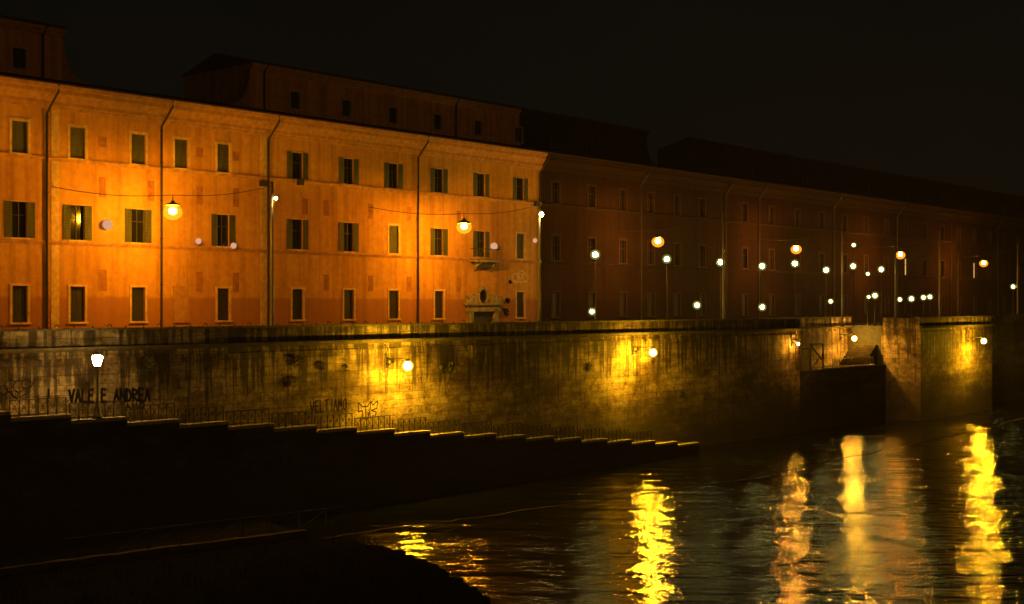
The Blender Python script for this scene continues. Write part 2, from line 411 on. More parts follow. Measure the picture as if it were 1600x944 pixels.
# ------------------------------------------------------------------ embankment walls
def embankment(s0, s1, qf, depth, label, zb=-1.0, cap=True, name='embankment_wall'):
    root = empty(name, s0, qf, 0, label, 'embankment wall', 'embankment walls')
    L = s1 - s0
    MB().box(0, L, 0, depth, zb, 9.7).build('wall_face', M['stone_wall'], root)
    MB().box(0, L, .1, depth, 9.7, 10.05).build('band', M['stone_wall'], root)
    # moulded ledge
    pr = [(.12, 10.05), (-.06, 10.08), (-.2, 10.16), (-.24, 10.2), (-.24, 10.3), (.12, 10.32)]
    MB().prism_x(pr, 0, L).build('ledge', M['ledge_wet'], root)
    MB().box(0, L, .13, .62, 10.05, 11.18).build('parapet', M['stone_cap'], root)
    g = MB(); x = 0
    while x < L:
        x1 = min(x + random.uniform(1.5, 1.9), L); g.box(x, x1 - .012, .06, .7, 11.182, 11.30 + random.uniform(-.012, .01)); x = x1
    g.build('coping', M['coping'], root)
    return root
sA0, sA1, sB1, sC1 = -60.0, s_at(1250, 0), s_at(1384, 0), s_at(1550, 4)
wallA = embankment(sA0, sA1, 0, .62, 'long travertine embankment wall below the orange building, stained and scrawled')
recess = embankment(sA1, sB1, -4.0, .62, 'set back stretch of embankment wall behind the iron gate and landing')
bastion = embankment(sB1, sC1, 4.0, 6.0, 'projecting embankment bastion at the right with bright lamp on its face')
wallD = embankment(sC1, 330, 0, .62, 'unlit embankment wall running away beyond the bastion at far right')
g = MB(); g.box(.01, sC1 - sB1 - .01, .72, 5.9, 10.06, 10.31).build('terrace_top', M['asphalt'], bastion)
for x, nm in ((0, 'end_parapet'), (sC1 - sB1 - .5, 'end_parapet')):
    MB().box(x + .002, x + .498, .705, 4.4, 10.06, 11.18).build(nm, M['stone_cap'], bastion)
# the recess: landing, return walls, stairs
MB().box(-.62, -.003, -3.99, -.63, -1, 11.2).build('return_wall', M['stone_wall'], recess)
g = MB(); g.box(sA1 + .01, sB1 - .01, -.0, 3.98, -1, 6.0)
for k in range(9): g.box(sB1 - 3.2 + k * .34, sB1 - .02, 1.0, 3.9, 6.001, 6.0 + .24 * (k + 1))
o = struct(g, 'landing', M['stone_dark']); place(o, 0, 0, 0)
MB().box(4, 16.5, -.14, .3, 6.002, 6.14).build('landing_kerb', M['ledge'], None)
o = COL.objects['landing_kerb']; tag(o, kind='structure'); place(o, sA1, 0, 0)

# graffiti on the long wall (children of the wall)
LA = lambda px: s_at(px, 0) - sA0
def graff(word, px0, px1, py_b, py_t, wd=.07, rise=0, mt='graffiti'):
    x0, x1 = LA(px0), LA(px1); zb, zt = z_at(px0, py_b, 0), z_at(px0, py_t, 0)
    nn = sum(.7 if c == 'I' else 1 for c in word); cw = (x1 - x0) / nn
    return text(word, x0, zb, cw * .74, zt - zb, cw * .26, wd * 1.3, -.008, rise).build('graffiti', M[mt], wallA)
tag(graff('VALE E ANDREA', 108, 236, 629, 609, .11, -.015), 'large black scrawled letters on the wall left of the lamp post')
tag(graff('AMO', 196, 228, 641, 631, .06), 'small faint scrawled word under the larger letters')
tag(graff('VELTIAMO', 485, 543, 645, 627, .06), 'thin black hand lettering above the railing below the wall lamp')
def doodle(lines, px, py, sc, wd=.075, mt='graffiti', parent=wallA, x0=None, y=-.008):
    mb = MB(); x = LA(px) if x0 is None else x0; z = z_at(px, py, 0)
    strokes(mb, [[(x + a * sc, z + b * sc) for a, b in ln] for ln in lines], wd, y, .01)
    return mb.build('graffiti', M[mt], parent)
tag(doodle([[(0, 1), (.35, .75), (.75, .75), (1.05, 1.05), (1.2, .8), (1.6, 1.05), (1.55, .6), (1.1, .45), (1.5, .35), (1.35, 0)],
        [(0, 1), (.0, .45), (.35, .5), (.3, .05), (.55, 0)], [(.6, .75), (.62, .1), (.8, 0), (.85, .3)], [(1.05, 1.05), (.95, .4), (1.0, 0), (1.25, .15)]], 560, 655, 1.05),
    'outlined angular scribble above the railing')
def circ(cx, cz, r, a0=0, a1=6.3, n=12): return [(cx + r * math.cos(a0 + (a1 - a0) * i / n), cz + r * math.sin(a0 + (a1 - a0) * i / n)) for i in range(n + 1)]
tag(doodle([circ(.2, .6, .22), circ(.55, .8, .3, .5, 5), circ(1.0, .75, .3, 1, 6), circ(1.4, .85, .25), [(0, .2), (.5, .5), (.9, .1), (1.5, .4), (1.8, .9)], circ(.8, .35, .18)], 0, 628, 1.0, .045),
    'looping tag scrawled at the left edge of the wall')
for px, py, h in ((76, 622, .45), (655, 640, .0)):
    if h: strokes_mb = MB(); strokes(strokes_mb, [[(LA(px), z_at(px, py, 0)), (LA(px), z_at(px, py, 0) + h)]], .12, -.008); strokes_mb.build('graffiti', M['graffiti'], wallA)

# ------------------------------------------------------------------ buildings
def wall_with_holes(mb, L, zt, holes, z0=0.0, reveal=.24, y=0.0):
    """front sheet with rectangular openings and their reveals; holes = (x0, x1, z0, z1)"""
    xs = sorted({0.0, L} | {h[0] for h in holes} | {h[1] for h in holes})
    zs = sorted({z0, zt} | {h[2] for h in holes} | {h[3] for h in holes})
    for i in range(len(xs) - 1):
        for j in range(len(zs) - 1):
            cx, cz = (xs[i] + xs[i + 1]) / 2, (zs[j] + zs[j + 1]) / 2
            if any(h[0] < cx < h[1] and h[2] < cz < h[3] for h in holes): continue
            mb.add([(xs[i], y, zs[j]), (xs[i + 1], y, zs[j]), (xs[i + 1], y, zs[j + 1]), (xs[i], y, zs[j + 1])], [(0, 1, 2, 3)])
    for a, b, c, d in holes:
        mb.add([(a, y, c), (b, y, c), (b, y, d), (a, y, d), (a, y + reveal, c), (b, y + reveal, c), (b, y + reveal, d), (a, y + reveal, d)],
               [(0, 1, 5, 4), (1, 2, 6, 5), (2, 3, 7, 6), (3, 0, 4, 7)])
def surround(x, z0, z1, w, t=.16, proud=.05, sill=True, y=0.0):
    g = MB(); a, b = x - w / 2, x + w / 2
    g.box(a - t, a, y - proud, y + .02, z0, z1); g.box(b, b + t, y - proud, y + .02, z0, z1)
    g.box(a - t - .03, b + t + .03, y - proud - .02, y + .02, z1 + .001, z1 + t)
    if sill: g.box(a - t - .05, b + t + .05, y - proud - .06, y + .02, z0 - .12, z0 - .001)
    return g
def leaf_shutter(w, h):
    """one louvred leaf, hinge at x=0, in the y=0 plane"""
    g = MB(); g.box(0, .07, 0, .045, 0, h); g.box(w - .07, w, 0, .045, 0, h)
    for z in (0, h * .47, h - .08): g.box(.071, w - .071, .002, .043, z, z + .08)
    z = .1
    while z < h - .1:
        g.box(.071, w - .071, .012, .034, z, z + .045); z += .075
    g.box(.071, w - .071, .034, .04, .05, h - .05)
    return g
SH = {}
def shutter_obj(parent, w, h, x, y, z, rz=0):
    key = (round(w, 2), round(h, 2))
    if key not in SH:
        o = leaf_shutter(*key).build('shutter', M['shutter'], parent); SH[key] = o.data
    else:
        o = bpy.data.objects.new('shutter', SH[key]); COL.objects.link(o); o.parent = parent
    o.location = (x, y, z); o.rotation_euler = (0, 0, rz); return o
def window(root, x, z0, z1, w, style, trim, y=0.0, sur=True, lit=False):
    t = .16 if sur else .05
    fr = surround(x, z0, z1, w, t, .05 if sur else .03, y=y).build('window', trim, root)
    a, b = x - w / 2, x + w / 2
    if style == 'closed':
        for i in (0, 1): shutter_obj(fr, w / 2 - .01, z1 - z0 - .02, a + i * w / 2 + .005, y + .1, z0 + .01)
        g = MB(); g.box(a, b, y + .2, y + .23, z0, z1); g.build('pane', M['dark_glass'], fr)
    else:
        g = MB(); g.box(a, b, y + .2, y + .23, z0, z1); g.build('pane', M['lit_pane'] if lit else M['dark_glass'], fr)
        g = MB(); g.box(x - .03, x + .03, y + .15, y + .2, z0, z1); g.box(a, b, y + .151, y + .199, z0 + (z1 - z0) * .62, z0 + (z1 - z0) * .62 + .05)
        g.box(a, a + .06, y + .152, y + .198, z0, z1); g.box(b - .06, b, y + .152, y + .198, z0, z1)
        g.build('frame', M['void'] if style != 'lightframe' else M['brown_trim'], fr)
        if style == 'open':
            sw = .46
            shutter_obj(fr, sw, z1 - z0, a - sw + .0, y - .06, z0, random.uniform(-.02, .03))
            shutter_obj(fr, sw, z1 - z0, b - .04, y - .06, z0, random.uniform(-.05, .0))
    return fr
CORN = [(.02, 13.75), (-.10, 13.78), (-.14, 13.95), (-.2, 14.0), (-.22, 14.2), (-.42, 14.45), (-.58, 14.62), (-.62, 14.85), (-.74, 14.9), (-.80, 15.08), (-.80, 15.12), (.02, 15.14)]
ATT = [(.02, 3.5), (-.08, 3.55), (-.16, 3.7), (-.3, 3.82), (-.34, 4.0), (.02, 4.05)]
def building(name, s0, s1, label, wall, trim, corn, cols, attics, zt=15.1, qf=QF, ghosts=None, surr=True):
    root = empty(name, s0, qf, ZS, label, 'building'); L = s1 - s0; D = 13.0
    holes = []; wins = []
    for (x, row, style, lit) in cols:
        if row == 1: z0, z1, w_ = 1.25, 3.35, .95
        elif row == 2: z0, z1, w_ = 6.13, 8.2, .98
        else: z0, z1, w_ = 11.0, 12.85, .98
        holes.append((x - w_ / 2, x + w_ / 2, z0, z1)); wins.append((x, z0, z1, w_, style, lit, row))
    for (x, z, w_, h) in (ghosts or []): holes.append((x - w_ / 2, x + w_ / 2, z - h / 2, z + h / 2))
    g = MB(); wall_with_holes(g, L, zt, holes)
    g.add([(0, 0, 0), (0, D, 0), (0, D, zt), (0, 0, zt)], [(0, 1, 2, 3)]); g.add([(L, 0, 0), (L, D, 0), (L, D, zt), (L, 0, zt)], [(0, 1, 2, 3)])
    g.add([(0, D, 0), (L, D, 0), (L, D, zt), (0, D, zt)], [(0, 1, 2, 3)]); g.build('wall', wall, root)
    for (x, z0, z1, w_, style, lit, row) in wins:
        if style == 'door':
            fr = surround(x, z0, z1, w_, .14, .05).build('window', trim, root)
            gg = MB(); gg.box(x - w_ / 2, x + w_ / 2, .14, .2, z0, z1)
            gg.build('pane', M['void'], fr)
            gg = MB()
            for i in range(1, 5): gg.box(x - w_ / 2 + i * w_ / 5 - .01, x - w_ / 2 + i * w_ / 5 + .01, .05, .07, z0, z1)
            gg.build('grille', M['iron'], fr)
        else: window(root, x, z0, z1, w_, style, trim, sur=surr and style == 'closed' or not surr, lit=lit)
    for (x, z, w_, h) in (ghosts or []):  # ghost images of other windows, added as shallow panels
        MB().box(x - w_ / 2, x + w_ / 2, .03, .06, z - h / 2, z + h / 2).build('ghost_window', M['ghosts'], root)
    # string courses
    for z in (5.78, 10.72):
        MB().prism_x([(.01, z), (-.05, z), (-.07, z + .08), (-.11, z + .14), (-.11, z + .24), (.01, z + .26)], 0, L).build('string_course', corn, root)
    MB().prism_x(CORN, 0, L).build('cornice', corn, root)
    g = MB(); g.prism_x([(-.86, 15.125), (-.86, 15.2), (2.5, 16.0), (D, 16.0), (D, 15.1), (-.5, 15.1)], -.02, L + .02)
    g.build('roof', M['roof_tile'], root)
    for (a0, a1, left, right, aw) in attics:
        g = MB(); hh = [(x - a0 - .42, x - a0 + .42, 1.25, 2.45) for x in aw]
        g2 = MB(); wall_with_holes(g2, a1 - a0, 4.0, hh, 0, .2)
        g2.add([(0, 0, 0), (0, 8, 0), (0, 8, 4), (0, 0, 4)], [(0, 1, 2, 3)]); g2.add([(a1 - a0, 0, 0), (a1 - a0, 8, 0), (a1 - a0, 8, 4), (a1 - a0, 0, 4)], [(0, 1, 2, 3)])
        g2.add([(0, 0, 4), (a1 - a0, 0, 4), (a1 - a0, 8, 4), (0, 8, 4)], [(0, 1, 2, 3)])
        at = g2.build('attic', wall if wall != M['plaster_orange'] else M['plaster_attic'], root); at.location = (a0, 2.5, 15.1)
        MB().prism_x(ATT, -.05, a1 - a0 + .05).build('attic_cornice', corn, at)
        MB().prism_x([(-.38, 4.052), (-.38, 4.12), (4, 5.2), (8.2, 4.1), (8.2, 4.052)], -.1, a1 - a0 + .1).build('attic_roof', M['roof_tile'], at)
        for x in aw:
            wf = surround(x - a0, 1.25, 2.45, .84, .14, .05).build('attic_window', trim if wall == M['plaster_orange'] else trim, at)
        for x in aw: MB().box(x - a0 - .42, x - a0 + .42, .15, .18, 1.25, 2.45).build('attic_pane', M['dark_glass'], at)
        for x in (ap if (ap := {True: [1.1, 20.5], False: [a1 - a0 - 1.3]}[left]) and wall == M['plaster_orange'] else []):
            MB().tube([(x, -.1, .1), (x, -.1, 3.5), (x + .15, -.38, 4.0)], .07, 8).build('attic_drainpipe', M['pipe'], at)
        # volutes: concave scroll buttresses at the free ends
        for flag, sx, ox in ((left, -1, 0), (right, 1, a1 - a0)):
            if not flag: continue
            pr = [(0, .3), (0, 3.6)]
            for i in range(9):
                t = i / 8 * math.pi / 2; pr.append((sx * (1.75 - 1.65 * math.cos(t)), 3.4 - 2.4 * math.sin(t)))
            pr += [(sx * 1.95, .98), (sx * 1.95, .3)]
            MB().prism_y([(ox + x, z) for x, z in pr], .02, .5).build('volute', corn, at)
    return root
# orange building
s0A, s1A = 6.0, s_at(845, QF)
X = lambda px: s_at(px, QF) - s0A
cols = []
cpx = [31, 121, 216, 283, 349, 465, 545, 615, 686, 752, 813]
for i, px in enumerate(cpx):
    cols.append((X(px), 3, 'closed' if i < 5 else ('open' if i < 9 else 'open'), False))
    if i != 3: cols.append((X(px), 2, 'closed' if i in (7, 10) else 'open', False))
    if i not in (3, 9): cols.append((X(px), 1, 'door', False))
for k in range(1, 5):
    for r in (1, 2, 3): cols.append((X(31) - 4.2 * k, r, {1: 'door', 2: 'open', 3: 'closed'}[r], False))
bl = []
for px in (160, 236, 312, 369):
    bl += [(X(px), 12.15, .55, .62), (X(px), 9.4, .5, 1.25), (X(px), 3.75, .55, 1.3)]
for px in (461, 510, 579, 639, 717): bl += [(X(px) + (.9 if px == 461 else 0), 9.15, .5, 1.1)]
for px in (510, 579, 639, 717): bl += [(X(px), 3.85, .5, 1.15)]
bl = [b for b in bl if all(not (abs(b[0] - c[0]) < 1.0 and c[1] == {12.15: 3, 9.4: 9, 9.15: 9, 3.75: 1, 3.85: 1}[b[1]]) for c in cols)]
sx = lambda px: s_at(px, QF - 2.5) - s0A
attA = [(.0, sx(97), False, True, [sx(30), sx(30) - 6.5, sx(30) - 13]),
        (sx(392), s1A - s0A, True, False, [sx(p) for p in (461, 541, 614, 684, 747, 810)])]
orange = building('orange_building', s0A, s1A, 'long three storey orange plastered building lit by street lamps, with green shutters', M['plaster_orange'], M['pale_trim'], M['warm_trim'], cols, attA, ghosts=bl)
def drainpipe(root, x, ztop=15.0, ext=True, zb=.2):
    g = MB(); g.tube([(x, -.12, zb), (x, -.12, 13.5)], .075, 8)
    g.tube([(x, -.12, 13.5), (x + .12, -.45, 14.0), (x + .3, -.9, 14.7), (x + .3, -.95, 15.15)], .07, 8)
    for z in (1.2, 3.5, 6.4, 8.8, 11.2, 13.2): g.tube([(x, -.12, z), (x, -.12, z + .06)], .105, 8)
    return g.build('drainpipe', M['pipe'], root)
for px in (72, 251, 418, 652, 842): drainpipe(orange, X(px))
for px in (86, 412): MB().box(X(px) - .26, X(px) + .26, -.035, .01, .0, 13.74).build('pilaster', M['pale_trim'], orange)
for px, py in ((409, 287), (467, 285), (836, 319)):
    z = z_at(px, py, QF) - ZS; MB().box(X(px) - .22, X(px) + .22, -.32, -.04, z - .2, z + .2).build('junction_box', M['iron'], orange)
# blocked door at column four
gb = surround(X(283), 1.25, 3.35, .95, .1, .04); gb.box(X(283) - .475, X(283) + .475, -.012, .01, 1.25, 3.35)
gb.build('blocked_door', M['warm_trim'], orange)
# portal with scrolled pediment and the balcony above it
xp = X(752)
g = MB(); g.box(xp - 1.7, xp - 1.25, -.35, -.002, -.02, 1.75); g.box(xp + 1.25, xp + 1.7, -.35, -.002, -.02, 1.75)
g.box(xp - 1.9, xp + 1.9, -.42, -.001, 1.75, 2.0); g.box(xp - 1.8, xp + 1.8, -.36, -.003, 2.001, 2.25); g.box(xp - 2.05, xp + 2.05, -.5, -.004, 2.251, 2.42)
g.prism_y([(xp - 2.05, 2.422), (xp - 2.05, 2.6), (xp - 1.5, 2.95), (xp - .85, 3.2), (xp - .75, 2.422)], -.36, -.005)
g.prism_y([(xp + 2.05, 2.422), (xp + 2.05, 2.6), (xp + 1.5, 2.95), (xp + .85, 3.2), (xp + .75, 2.422)], -.36, -.005)
g.ring((xp, -.2, 2.95), .62, .12, 'y', 20, 6, 0, 2 * math.pi, .85, 1.05)
for sg in (-1, 1): g.ring((xp + sg * 1.95, -.3, 2.75), .22, .08, 'y', 12, 5)
g.lathe([(.05, 0), (.16, .1), (.1, .25), (.03, .5)], 8, (xp, -.2, 3.6))
portal = g.build('portal', M['ledge'], orange)
g = MB(); g.prism_y([(xp + .48 * math.cos(t * math.pi / 8), 2.95 + .6 * math.sin(t * math.pi / 8)) for t in range(16)], -.1, -.006); g.build('oval_window', M['dark_glass'], portal)
MB().box(xp - 1.24, xp + 1.24, -.08, -.007, 0, 1.74).build('door', M['void'], portal)
zb = 5.35
g = MB(); g.box(xp - 1.45, xp + 1.45, -.95, -.12, zb + .35, zb + .5)
for sg in (-1, 1): g.prism_x([(-.12, zb - .4), (-.12, zb + .349), (-.85, zb + .349), (-.8, zb + .15), (-.4, zb - .05)], xp + sg * .9 - .12, xp + sg * .9 + .12)
g.prism_x([(-.125, zb - .2), (-.125, zb + .348), (-.7, zb + .348), (-.5, zb + .05)], xp - .77, xp + .77)
bal = g.build('balcony', M['ledge'], orange)
g = MB(); g.tube([(xp - 1.4, -.12, zb + 1.4), (xp - 1.4, -.9, zb + 1.4), (xp + 1.4, -.9, zb + 1.4), (xp + 1.4, -.12, zb + 1.4)], .03, 6)
for i in range(21): x = xp - 1.4 + i * .14; g.tube([(x, -.9, zb + .5), (x, -.94, zb + .8), (x, -.9, zb + 1.4)], .014, 5)
g.build('balcony_railing', M['iron'], bal)
# scrawls on the plaster
g = MB(); x, z = X(812), z_at(812, 441, QF) - ZS
strokes(g, [[(x + a, z + b) for a, b in ln] for ln in [circ(-.5, .3, .4), circ(.2, .45, .5, .3, 5.8), circ(.7, .4, .35, 1, 7), [(-.9, .1), (.9, 0)], circ(.1, .5, .2)]], .09, -.012, .02)
g.build('graffiti', M['graffiti_pale'], orange)
for (px, py, sc) in ((790, 488, .9), (793, 470, .6), (797, 440, .5)):
    g = MB(); x, z = X(px), z_at(px, py, QF) - ZS
    strokes(g, [[(x + random.uniform(-.5, .5) * sc, z + random.uniform(-.4, .4) * sc) for i in range(7)] for j in range(4)], .05, -.03)
    g.build('graffiti', M['graffiti'], orange)

# the darker buildings that follow
def auto_cols(x_list, row_styles, litset=()):
    out = []
    for i, x in enumerate(x_list):
        for r, st in row_styles.items(): out.append((x, r, st, (i, r) in litset))
    return out
s1B = s_at(1138, QF)
XB = [s_at(p, QF) - s1A for p in (868, 924, 973, 1017, 1058, 1097)]
a_end = s_at(1010, QF - 2.5) - s1A
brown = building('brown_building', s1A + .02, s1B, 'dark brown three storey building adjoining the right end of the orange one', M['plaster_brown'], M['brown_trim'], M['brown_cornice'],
                 auto_cols(XB, {1: 'door', 2: 'lightframe', 3: 'lightframe'}), [(.0, a_end, False, True, [s_at(p, QF - 2.5) - s1A for p in (866, 920, 971)])], surr=False)
for px in (1000, 1132): drainpipe(brown, s_at(px, QF) - s1A)
s1C = 300.0
XC = [s_at(1163, QF) - s1B + 5.6 * i for i in range(26)]
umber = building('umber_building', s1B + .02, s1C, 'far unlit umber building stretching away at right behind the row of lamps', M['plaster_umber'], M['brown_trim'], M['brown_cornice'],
                 auto_cols([x for x in XC if x < s1C - s1B - 3], {1: 'door', 2: 'lightframe', 3: 'lightframe'}, {(7, 2), (15, 2), (11, 2)}),
                 [(2.5, s1C - s1B - 3, True, True, [x + .8 for x in XC if x < 110])], surr=False)
for i in range(8): drainpipe(umber, XC[0] + 2.8 + 16.8 * i)
xo = s_at(1305, QF) - s1B
g = MB(); g.ring((xo, -.06, z_at(1305, 463, QF) - ZS), .8, .1, 'y', 20, 6, 0, 2 * math.pi, .7, 1); g.build('oval_frame', M['brown_trim'], umber)

# ------------------------------------------------------------------ railings on the ramp
def railing_parts(root, L, nb, h=.86, x0=.06):
    g = MB(); g.box(x0 - .02, L - x0 + .02, -.03, .03, h - .05, h); g.build('top_rail', M['iron'], root)
    g = MB(); g.box(x0, L - x0, -.02, .02, .08, .115); g.build('bottom_rail', M['iron'], root)
    bw = (L - 2 * x0) / nb
    for i in range(nb + 1):
        x = x0 + i * bw; pg = MB(); pg.box(x - .022, x + .022, -.023, .023, 0, h - .052); pg.build('post', M['iron'], root)
    for i in range(nb):
        a, b = x0 + i * bw + .02, x0 + (i + 1) * bw - .02; pg = MB()
        pg.tube([(a, 0, .12), (b, 0, h - .06)], .014, 5); pg.tube([(a, .002, h - .06), (b, .002, .12)], .014, 5)
        pg.ring(((a + b) / 2, 0, (h + .06) / 2), .085, .014, 'y', 10, 4)
        pg.build('lattice', M['iron'], root)
proto = None
def nth(k): return ['first', 'second', 'third', 'fourth', 'fifth', 'sixth', 'seventh', 'eighth', 'ninth', 'tenth', 'eleventh', 'twelfth', 'thirteenth', 'fourteenth', 'fifteenth', 'sixteenth', 'seventeenth', 'eighteenth', 'nineteenth', 'twentieth'][k]
RL = {-1: 'iron railing section cut off by the left edge on the ramp', 0: 'long iron lattice railing section on the terrace just left of the lamp post',
      1: 'iron lattice railing section standing behind the lamp post on the ramp', 7: 'iron lattice railing section right under the thin hand lettering', 8: 'iron lattice railing section below the outlined angular scribble'}
for s, z, k in RAMP:
    if k < -1 or k > 16: continue
    if proto is None:
        proto = empty('iron_railing', 0, 0, 0, 'x', 'railing', 'iron railings stepping down the ramp'); railing_parts(proto, PITCH - .1, 6); r = proto
    else: r = copy_tree(proto)
    place(r, s + .02, 2.72, z + .12)
    r['label'] = RL.get(k, 'iron lattice railing on the ramp, %s section counted from the lamp post rightwards' % nth(k - 2 if k > 1 else 0))

# post lantern on the ramp
sl = s_at(152, 2.85); zl = Z_R - DROP + .12
lp = empty('lamp_post', sl, 2.85, zl, 'black iron lamp post with glowing lantern standing on the stepped ramp', 'lamp post')
g = MB(); g.lathe([(.26, 0), (.26, .12), (.2, .16), (.17, .5), (.11, .62), (.09, .7), (.075, 1.4), (.065, 2.45), (.09, 2.5), (.06, 2.56), (.06, 2.62)], 12); g.build('post', M['iron'], lp, True)
g = MB(); g.lathe([(.05, 2.58), (.14, 2.66), (.17, 2.7)], 10); g.ring((0, 0, 2.52), .16, .02); g.build('lantern_holder', M['iron'], lp)
g = MB(); g.lathe([(.15, 2.71), (.27, 3.12), (.25, 3.2), (.1, 3.26)], 12); g.build('lantern_glass', M['post'], lp)
g = MB(); g.lathe([(.3, 3.262), (.16, 3.36), (.06, 3.42), (.04, 3.52)], 12); g.build('lantern_cap', M['iron'], lp)

# ------------------------------------------------------------------ hoops and spikes on the parapet
hoop = None
for k in range(-1, 17):
    s = 31.8 + 3.12 * k
    if hoop is None:
        hoop = tag(MB().ring((0, 0, .06), .12, .028, 'y', 12, 5, -.3, math.pi + .3).build('iron_hoop', M['iron']), 'small iron hoop fixed on the parapet coping in front of the orange building', 'hoop', 'iron hoops along the parapet'); o = hoop
    else: o = hoop.copy(); COL.objects.link(o)
    o['label'] = 'small iron hoop on the parapet coping, %s from the left' % nth(k + 1)
    place(o, s, -.35, 11.31)
sp = None
for k in range(-1, 16):
    for d in (1.0, 2.1):
        s = 31.8 + 3.12 * k + d
        if sp is None:
            sp = tag(MB().lathe([(.03, 0), (.045, .05), (.02, .1), (.004, .16)], 6).build('iron_spike', M['iron']), 'stubby iron spike on the parapet coping between the hoops', 'spike', 'iron spikes along the parapet'); o = sp
        else: o = sp.copy(); COL.objects.link(o)
        o['label'] = 'stubby iron spike on the coping, %s after the %s hoop from the left' % ('nearer' if d == 1.0 else 'farther', nth(k + 1))
        place(o, s, -.35, 11.30)

# ------------------------------------------------------------------ bracket lamps on the embankment wall
def bracket_lamp(s, q, z, label, reach=2.1, mt='yellow', r=.24, drop=.42, cat='wall lamp'):
    root = empty('wall_lamp', s, q, z, label, cat, 'bracket lamps on the embankment')
    g = MB(); g.tube([(0, 0, .0), (0, -reach - .15, .0)], .04, 6)
    g.tube([(0, 0, -.6), (0, -.25, -.55), (0, -.7, -.12), (0, -1.0, -.01)], .026, 6)
    g.ring((0, -.35, -.2), .2, .04, 'x', 14, 5); g.ring((0, -.75, -.12), .14, .035, 'x', 12, 5); g.ring((0, -.22, -.42), .12, .035, 'x', 12, 5)
    g.ring((0, -.3, .12), .11, .018, 'x', 12, 5)
    g.build('bracket', M['iron'], root)
    MB().box(-.09, .09, -.05, -.001, -.75, .25).build('wall_plate', M['iron'], root)
    g = MB(); g.tube([(0, -.05, .2), (.0, -.2, .75), (0, .05, .95)], .035, 6); g.build('conduit', M['iron'], root)
    g = MB(); g.lathe([(r * .6, -drop + r * .9), (r * .5, -drop + r + .05), (.05, -drop + r + .12), (.04, .0)], 12, (0, -reach, 0)); g.build('hood', M['iron'], root)
    MB().ball((0, -reach, -drop), r * .85, 14, 9).build('bulb', M[mt], root, True)
    MB().ball((0, -reach, -drop), r * 1.35, 16, 10).build('halo_shell', M['halo_yellow'], root, True)
    return root
def lamp_from(px, py, q, reach, drop=.42):
    s = s_at(px, q + reach); z = z_at(px, py, q + reach) + drop; return s, z
for (px, py, q, reach, mt, r, lab) in (
    (637, 572, 0, 2.1, 'yellow', .30, 'glowing wall lamp on ornate iron bracket above the thin hand lettering'),
    (1020, 551, 0, 2.1, 'yellow', .30, 'glowing wall lamp on iron bracket midway along the embankment wall'),
    (1335, 529, -4, 1.8, 'yellow_far', .26, 'orange glowing lamp inside the recess above the stair landing'),
    (1537, 533, 4, 2.1, 'yellow', .30, 'glowing wall lamp on the projecting bastion at far right')):
    s, z = lamp_from(px, py, q, reach); bracket_lamp(s, q, z, lab, reach, mt, r)
bracket_lamp(25.0, 0, 9.0, 'wall lamp just beyond the left edge lighting the looping scrawl', 2.1, 'yellow_far', .30)
bracket_lamp(sA1 - 1.8, 0, 9.2, 'small wall lamp beside the iron gate', .8, 'yellow_far', .13)

# iron gate and railings of the landing, plate
gt = empty('iron_gate', sA1 + .3, -.1, 6.0, 'black iron gate with diagonal brace at the head of the landing', 'gate')
g = MB(); g.box(0, .14, -.07, .07, 0, 2.3); g.box(1.9, 2.08, -.07, .07, 0, 2.7); g.box(4.6, 4.74, -.07, .07, 0, 2.7); g.box(2.082, 4.598, -.06, .06, 2.56, 2.7); g.box(.142, 1.898, -.05, .05, 2.2, 2.3); g.build('frame', M['iron'], gt)
g = MB(); g.tube([(2.1, 0, 2.55), (4.6, 0, .9)], .1, 6); g.tube([(2.15, 0, .1), (4.6, 0, 1.6)], .045, 6); g.build('brace', M['iron'], gt)
g = MB()
for i in range(9): g.tube([(.2 + i * .2, 0, .02), (.2 + i * .2, 0, 2.2)], .022, 5)
for j in range(5):
    for i in range(4): g.ring((.42 + i * .42, 0, .3 + j * .42), .17, .02, 'y', 10, 4)
g.build('grille', M['iron'], gt)
rr = None
for i in range(3):
    r = copy_tree(proto); place(r, sA1 + 7.2 + 3.2 * i, -.2, 6.14); r['group'] = 'landing railings'
    r['label'] = ['iron railing on the landing nearest the gate', 'iron railing in the middle of the landing under the orange lamp', 'iron railing on the landing beside the bastion steps'][i]
sgn = empty('notice', s_at(1332, -3.9), -3.38 - .6, z_at(1332, 557, -3.9), 'small white notice plate on the recess wall below the orange lamp', 'sign')
sgn.location = W(s_at(1332, -3.9), -3.93, z_at(1332, 557, -3.9))
MB().box(-.28, .28, -.03, .03, 0, .75).build('plate', M['white_plate'], sgn)
g = MB()
for i in range(5): g.box(-.2, .2 - .06 * (i % 2), -.036, -.031, .12 + i * .12, .15 + i * .12)
g.build('text_lines', M['graffiti'], sgn)

